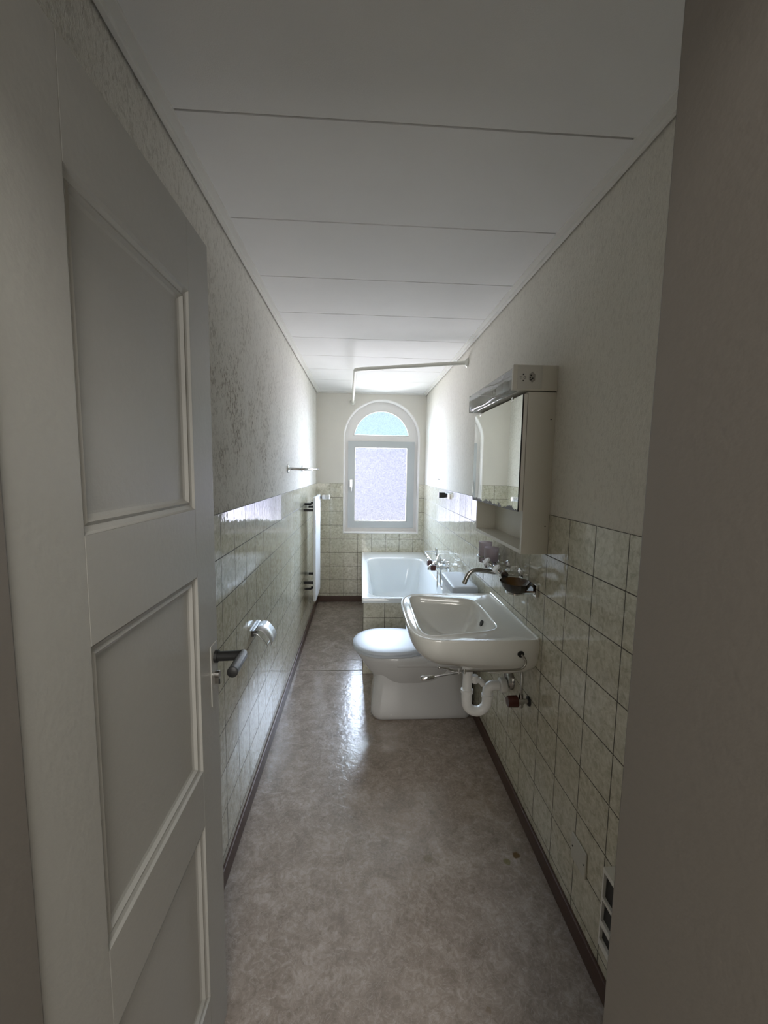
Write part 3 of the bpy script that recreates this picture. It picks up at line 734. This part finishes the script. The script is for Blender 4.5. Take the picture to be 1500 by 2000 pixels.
# ---------------------------------------------------------------- toilet
TY = 2.392
wc = thing('toilet', (.30, TY, 0), 'white toilet with closed lid and low cistern between washbasin and bathtub', 'toilet')
def egg(xf, xb, hw, z, n=48, p=2.15, pb=3.6):
    out = []; xm = xf+(xb-xf)*.42
    for i in range(n):
        t = 2*PI*i/n; c = math.cos(t); x, y = se(t, (xm-xf) if c > 0 else (xb-xm), hw, p if c > 0 else pb)
        out.append((xm-x, TY+y, z))
    return out
m = MB()
m.loft([egg(.10, .50, .10, .20), egg(.085, .52, .122, .238), egg(.062, .54, .138, .27), egg(.034, .56, .155, .305), egg(.008, .57, .168, .345), egg(-.012, .58, .178, .375), egg(-.022, .58, .181, .392), egg(-.022, .58, .180, .404), egg(-.014, .575, .172, .410)])
# rear deck
def rrect(x0, x1, hw, z, r=.03, n=8, yc=TY):
    out = []
    for cx_, cy_, a0 in ((x1-r, yc+hw-r, 0), (x0+r, yc+hw-r, PI/2), (x0+r, yc-hw+r, PI), (x1-r, yc-hw+r, 1.5*PI)):
        for i in range(n+1): a = a0+PI/2*i/n; out.append((cx_+r*math.cos(a), cy_+r*math.sin(a), z))
    return out
m.loft([rrect(.20, .655, .150, .335), rrect(.20, .665, .172, .350), rrect(.20, .668, .176, .362), rrect(.20, .668, .176, .398), rrect(.203, .665, .172, .405)])
# pedestal
ped = [(0, .100, .668, .112), (.006, .083, .674, .119), (.03, .074, .675, .122), (.06, .074, .673, .122), (.12, .080, .664, .118), (.18, .088, .650, .115), (.24, .094, .640, .115), (.34, .12, .64, .13)]
m.loft([rrect(a, b_, hw, z, .055) for z, a, b_, hw in ped])
obj('toilet_pan', m, 'cerwc', wc, sm=1.0)
m = MB(); m.loft([egg(-.032, .43, .186, .411, pb=2.3), egg(-.035, .432, .189, .414, pb=2.3), egg(-.035, .432, .189, .424, pb=2.3), egg(-.032, .43, .186, .427, pb=2.3)])
obj('seat', m, 'lid', wc, sm=SM)
m = MB(); m.loft([egg(-.035, .432, .190, .4285, pb=2.3), egg(-.038, .434, .193, .431, pb=2.3), egg(-.038, .434, .193, .436, pb=2.3), egg(-.033, .43, .189, .442, pb=2.3), egg(-.015, .42, .176, .446, pb=2.3), egg(.05, .38, .13, .4495, pb=2.3), egg(.14, .30, .05, .451, pb=2.3)])
obj('lid', m, 'lid', wc, sm=SM)
for y in (-.07, .07):
    m = MB(); m.tube([(.438, TY+y-.02, .425), (.438, TY+y+.02, .425)], .012, 16); obj('hinge', m, 'lid', wc, sm=SM)
m = MB(); m.loft([rrect(.545, .660, .150, .404), rrect(.535, .662, .165, .43), rrect(.530, .664, .176, .60), rrect(.528, .665, .179, .772)])
obj('cistern', m, 'cerwc', wc, sm=1.0)
m = MB(); m.loft([rrect(.524, .666, .183, .773), rrect(.519, .668, .186, .777), rrect(.519, .668, .186, .806), rrect(.522, .666, .183, .814), rrect(.530, .660, .176, .818), rrect(.55, .64, .15, .8185)])
obj('cistern_lid', m, 'lid', wc, sm=SM)
m = MB(); m.lathe((.19, TY-.1195, .035), [(.0001, .003), (.006, .002), (.007, 0)], axis=(0, -1, 0), n=14)
obj('screw_cap', m, 'plast', wc, sm=True)
wp = MB(); wp.cyl((.672, 2.345, 0), (.672, 2.345, .39), .018, n=16)
k = obj('waste_pipe', wp, 'black', wc, sm=SM); k['label'] = 'black pipe behind the toilet pan'

# ---------------------------------------------------------------- bathtub
TX0, TX1, TY0, TY1, TZ = .016, XR-.0025, 2.826, YB-.0015, .562
tb = thing('bathtub', (.355, 3.65, 0), 'built-in white enamel bathtub with tiled front below the arched window', 'bathtub')
m = MB(); m.box(.024, TX1, 2.835, 2.90, 0, .545); m.box(.024, .06, 2.90, TY1, 0, .545)
obj('tiled_apron', m, 'tile_a', tb)
m = MB()
def tub(x0, x1, y0, y1, r, z, n=12):
    out = []
    for cx_, cy_, a0, rr in ((x1-r, y1-r, 0, r), (x0+r, y1-r, PI/2, r), (x0+r, y0+r, PI, r), (x1-r, y0+r, 1.5*PI, r)):
        for i in range(n+1): a = a0+PI/2*i/n; out.append((cx_+rr*math.cos(a), cy_+rr*math.sin(a), z))
    return out
rg = [tub(TX0+.006, TX1-.001, TY0+.006, TY1-.001, .006, .525), tub(TX0, TX1, TY0, TY1, .008, .528), tub(TX0, TX1, TY0, TY1, .008, TZ-.006), tub(TX0+.004, TX1-.002, TY0+.004, TY1-.002, .009, TZ), tub(TX0+.012, TX1-.01, TY0+.012, TY1-.01, .012, TZ)]
ix0, ix1, iy0, iy1 = .070, .632, 2.878, 4.165
rg += [tub(ix0-.012, ix1+.012, iy0-.010, iy1+.01, .13, TZ-.001), tub(ix0, ix1, iy0, iy1, .13, TZ-.006), tub(ix0+.006, ix1-.006, iy0+.008, iy1-.008, .13, TZ-.02),
       tub(ix0+.03, ix1-.03, iy0+.05, iy1-.03, .13, TZ-.15), tub(ix0+.06, ix1-.06, iy0+.13, iy1-.07, .13, TZ-.32), tub(ix0+.09, ix1-.09, iy0+.20, iy1-.12, .12, TZ-.385), tub(ix0+.15, ix1-.15, iy0+.28, iy1-.2, .09, TZ-.40)]
m.loft(rg, 0, False, True)
obj('tub_shell', m, 'enamel', tb, sm=.9)

# tub mixer with hose
tt = thing('bath_tap', (XR, 3.215, .707), 'chrome bath mixer with two dark red-brown knobs and a hanging shower hose', 'tap')
m = MB()
for y in (3.137, 3.293):
    m.lathe((XR-.001, y, .707), [(.018, .012), (.028, .008), (.033, 0)], axis=(-1, 0, 0), n=26, cap0=True); m.tube([(XR-.004, y, .707), (.640, y, .712)], .014, 16)
m.tube([(.635, 3.115, .712), (.635, 3.13, .712), (.635, 3.30, .712), (.635, 3.315, .712)], [.018, .023, .023, .018], 22)
m.tube(smooth_path([(.635, 3.215, .712), (.60, 3.215, .715), (.56, 3.215, .695), (.553, 3.215, .672)]), .013, 16)
obj('tap_body', m, 'chrome', tt, sm=SM)
for y in (3.137, 3.293):
    m = MB(); m.tube([(.625, y, .712), (.590, y, .711)], .013, 16); hs = obj('knob_stem', m, 'chrome', tt, sm=SM)
    m = MB(); rr = []
    for x, r in ((.592, .018), (.588, .023), (.554, .023), (.550, .019)): rr.append([(x, y+r*1.0*a, .711+r*.95*b_) for a, b_ in ((-1, -1), (1, -1), (1, 1), (-1, 1))])
    m.loft(rr); k = obj('knob', m, 'brown', hs, bev=.003); k['label'] = 'square red-brown tap knob'
m = MB(); m.tube([(.640, 3.19, .735), (.640, 3.19, .775)], .008, 12); m.tube([(.640, 3.24, .735), (.640, 3.24, .775)], .008, 12)
m.tube([(.62, 3.16, .785), (.64, 3.19, .782), (.64, 3.25, .782)], .006, 10)
obj('handset_cradle', m, 'chrome', tt, sm=SM)
m = MB(); m.tube(smooth_path([(.648, 3.30, .752), (.642, 3.24, .792), (.625, 3.17, .802), (.605, 3.12, .782), (.597, 3.10, .765)], 6), [.010]*25, 14); m.lathe((.597, 3.10, .765), [(.012, .0), (.026, .018), (.027, .026), (.02, .028)], axis=(-.5, -.2, -.85), n=24, cap1=True)
obj('hand_shower', m, 'chrome', tt, sm=SM)
m = MB()
def hose(pts): m.tube(smooth_path(pts, 8), .0065, 10)
hose([(.625, 3.215, .70), (.612, 3.15, .66), (.606, 3.12, .55), (.602, 3.11, .38), (.608, 3.12, .29), (.618, 3.15, .27), (.628, 3.16, .30), (.634, 3.15, .42), (.634, 3.14, .58), (.640, 3.20, .70), (.645, 3.29, .745)])
obj('shower_hose', m, 'chrome', tt, sm=True)

# chrome soap rack in the corner over the tub
rk = thing('soap_rack', (XR, 3.62, .71), 'chrome wire soap rack on the wall at the bathtub rim', 'rack')
m = MB()
m.box(XR-.010, XR-.0015, 3.63, 3.68, .69, .765)
for z in (.735, .712):
    m.tube([(XR-.005, 3.655, z), (.590, 3.655, z)], .006, 10)
obj('wall_mount', m, 'chrome', rk, bev=.002)
m = MB(); m.tube([(.590, 3.655, .735), (.585, 3.640, .735), (.592, 3.36, .720), (.600, 3.345, .720), (XR-.004, 3.34, .722)], .006, 10)
m.tube([(.590, 3.655, .712), (.590, 3.36, .705)], .004, 8)
obj('rack_bar', m, 'chrome', rk, sm=True)

# shower curtain rail
cr = thing('curtain_rail', (XR, 2.757, 2.175), 'white L-shaped shower curtain rail under the ceiling above the bathtub', 'curtain rail')
m = MB(); m.tube([(XR-.003, 2.757, 2.175), (.01, 2.888, 2.146), (-.030, 2.900, 2.144), (-.044, 2.915, 2.1435), (-.047, 2.945, 2.144), (-.094, YB-.004, 2.172)], .0125, 20)
obj('rail_tube', m, 'rail', cr, sm=SM)
m = MB(); m.lathe((XR-.001, 2.757, 2.175), [(.016, .018), (.028, .008), (.030, 0)], axis=(-1, 0, 0), n=28, cap0=True); obj('end_rosette', m, 'rail', cr, sm=SM); m = MB(); m.lathe((-.094, YB-.001, 2.172), [(.016, .018), (.028, .008), (.030, 0)], axis=(0, -1, 0), n=28, cap0=True)
obj('end_rosette', m, 'rail', cr, sm=SM)

# towel rail on left wall
tr = thing('towel_rail', (XL, 3.03, 1.464), 'chrome towel rail on the left wall above the tiles', 'towel rail')
for y in (2.707, 3.361):
    m = MB(); m.lathe((XL+.001, y, 1.464), [(.0001, .009), (.012, .009), (.026, .005), (.028, 0)], axis=(1, 0, 0), n=24); obj('wall_rosette', m, 'chrome', tr, sm=True)
m = MB(); m.tube([(XL+.005, 2.707, 1.464), (-.362, 2.707, 1.462), (-.350, 2.719, 1.462), (-.342, 3.349, 1.462), (-.352, 3.361, 1.462), (XL+.005, 3.361, 1.464)], .009, 14)
obj('rail_bar', m, 'chrome', tr, sm=SM)

# toilet paper holder
ph = thing('paper_holder', (XL, 1.83, .72), 'empty chrome toilet paper holder with hinged cover on left wall tiles', 'paper holder')
m = MB(); m.box(XL+.001, XL+.012, 1.765, 1.895, .728, .756)
obj('wall_plate', m, 'steel', ph, bev=.002)
m = MB(); m.tube([(XL+.01, 1.767, .742), (-.445, 1.767, .738), (-.440, 1.767, .733), (-.404, 1.767, .690), (-.405, 1.775, .686), (-.405, 1.88, .686)], .0035, 10)
obj('roll_wire', m, 'chrome', ph, sm=SM)
m = MB(); rows = []
pr = [(XL+.012, .752), (-.445, .757), (-.430, .755), (-.417, .745), (-.399, .722), (-.391, .706), (-.388, .692), (-.390, .684)]
for y in (1.772, 1.888): rows.append([(x, y, z) for x, z in pr])
m.loft(rows, 0, False, False, closed=False)
MT['satin'] = simple('satin_chrome', (.86, .88, .92), .32, .9)
k = obj('cover', m, 'satin', ph, sm=1.2); sdm = k.modifiers.new('solid', 'SOLIDIFY'); sdm.thickness = .002

# radiator
ra = thing('radiator', (XL, 3.60, .35), 'tall narrow white flat panel radiator on the left wall by the window', 'radiator')
m = MB(); m.box(-.392, -.370, 3.410, 3.800, .345, 1.232)
obj('radiator_panel', m, 'rad', ra, bev=.006, seg=3)
for y in (3.45, 3.76):
    for z in (1.12, .50):
        m = MB(); m.box(XL, -.391, y-.010, y+.010, z-.010, z+.010); k = obj('wall_bracket', m, 'black', ra); k['label'] = 'black wall bracket'
for z in (1.17, .44):
    m = MB(); m.tube([(XL+.004, 3.47, z), (-.42, 3.47, z), (-.408, 3.47, z+.008), (-.408, 3.47, z+.02)], .010, 12)
    k = obj('pipe_stub', m, 'black', ra, sm=SM); k['label'] = 'dark pipe stub'
m = MB(); m.tube([(-.395, 3.78, 1.205), (-.365, 3.812, 1.205), (-.350, 3.816, 1.205)], [.011, .013, .013], 16)
k = obj('valve', m, 'steel', ra, sm=SM)
m = MB(); m.tube([(-.354, 3.818, 1.205), (-.350, 3.818, 1.205), (-.300, 3.818, 1.207), (-.288, 3.818, 1.207), (-.285, 3.818, 1.207)], [.018, .021, .021, .021, .018], 24)
k = obj('thermostat_head', m, 'plast', ra, sm=SM); k['label'] = 'white thermostatic valve head'
for i in range(3):
    m = MB(); m.lathe((-.322+i*.009, 3.818, 1.207), [(.0212, -.0015), (.0217, -.0015), (.0217, .0015), (.0212, .0015)], axis=(1, 0, 0), n=24)
    obj('dial_groove', m, 'chromed', ra, sm=SM)

# small box bracket and nail on the right wall
m = MB(); y0 = 3.20
pa = [(XR-.0015, y0, 0), (.648, 3.37, 0), (XR-.0015, 3.42, 0)]
hb = thing('bracket_stub', (XR, 3.30, 1.27), 'small black and metal bracket stub on the tiles above the bathtub', 'bracket')
m = MB(); m.box(.681, XR-.0015, 3.13, 3.325, 1.249, 1.288)
obj('metal_cover', m, 'chromed', hb, bev=.001)
m = MB(); m.box(.634, .682, 3.300, 3.335, 1.247, 1.289)
obj('dark_opening', m, 'black', hb, bev=.001)
m = MB(); m.tube([(XR+.004, 3.60, 1.388), (XR-.012, 3.60, 1.386), (XR-.016, 3.60, 1.390), (XR-.017, 3.60, 1.402)], .0022, 8)
tag(obj('nail_hook', m, 'black', None, sm=SM), 'small dark nail hook in the plaster near the window corner', 'hook')

# blanking plate and junction box low on the right wall
bp_ = thing('blank_plate', (XR, 1.13, .28), 'white square blanking plate on the right wall tiles above the baseboard', 'cover plate')
m = MB(); m.box(XR-.008, XR-.0015, 1.088, 1.172, .238, .322)
obj('plate', m, 'plate', bp_, bev=.004)
for y in (1.098, 1.162):
    m = MB(); m.cyl((XR-.0075, y, .280), (XR-.0088, y, .280), .0028, n=12); obj('screw', m, 'black', bp_)
jb = thing('outlet_box', (XR, .955, .27), 'white surface outlet box with three open black compartments at the door edge', 'outlet box')
bx0 = XR-.034; by0, by1, bz0, bz1 = .865, .966, .185, .415
m = MB(); m.box(bx0+.012, XR-.0015, by0, by1, bz0, bz1)
cells = [(.330, .402), (.262, .320), (.205, .245)]
m.box(bx0, bx0+.012, by0, by0+.012, bz0, bz1); m.box(bx0, bx0+.012, by1-.005, by1, bz0, bz1)
zz = [bz0] + [v for c in reversed(cells) for v in c] + [bz1]
for a, b_ in zip(zz[0::2], zz[1::2]): m.box(bx0, bx0+.012, by0+.012, by1-.005, a, b_)
obj('housing', m, 'plast', jb)
for a, b_ in cells:
    m = MB(); m.box(bx0+.008, bx0+.0122, by0+.012, by1-.005, a, b_)
    obj('open_compartment', m, 'black', jb)
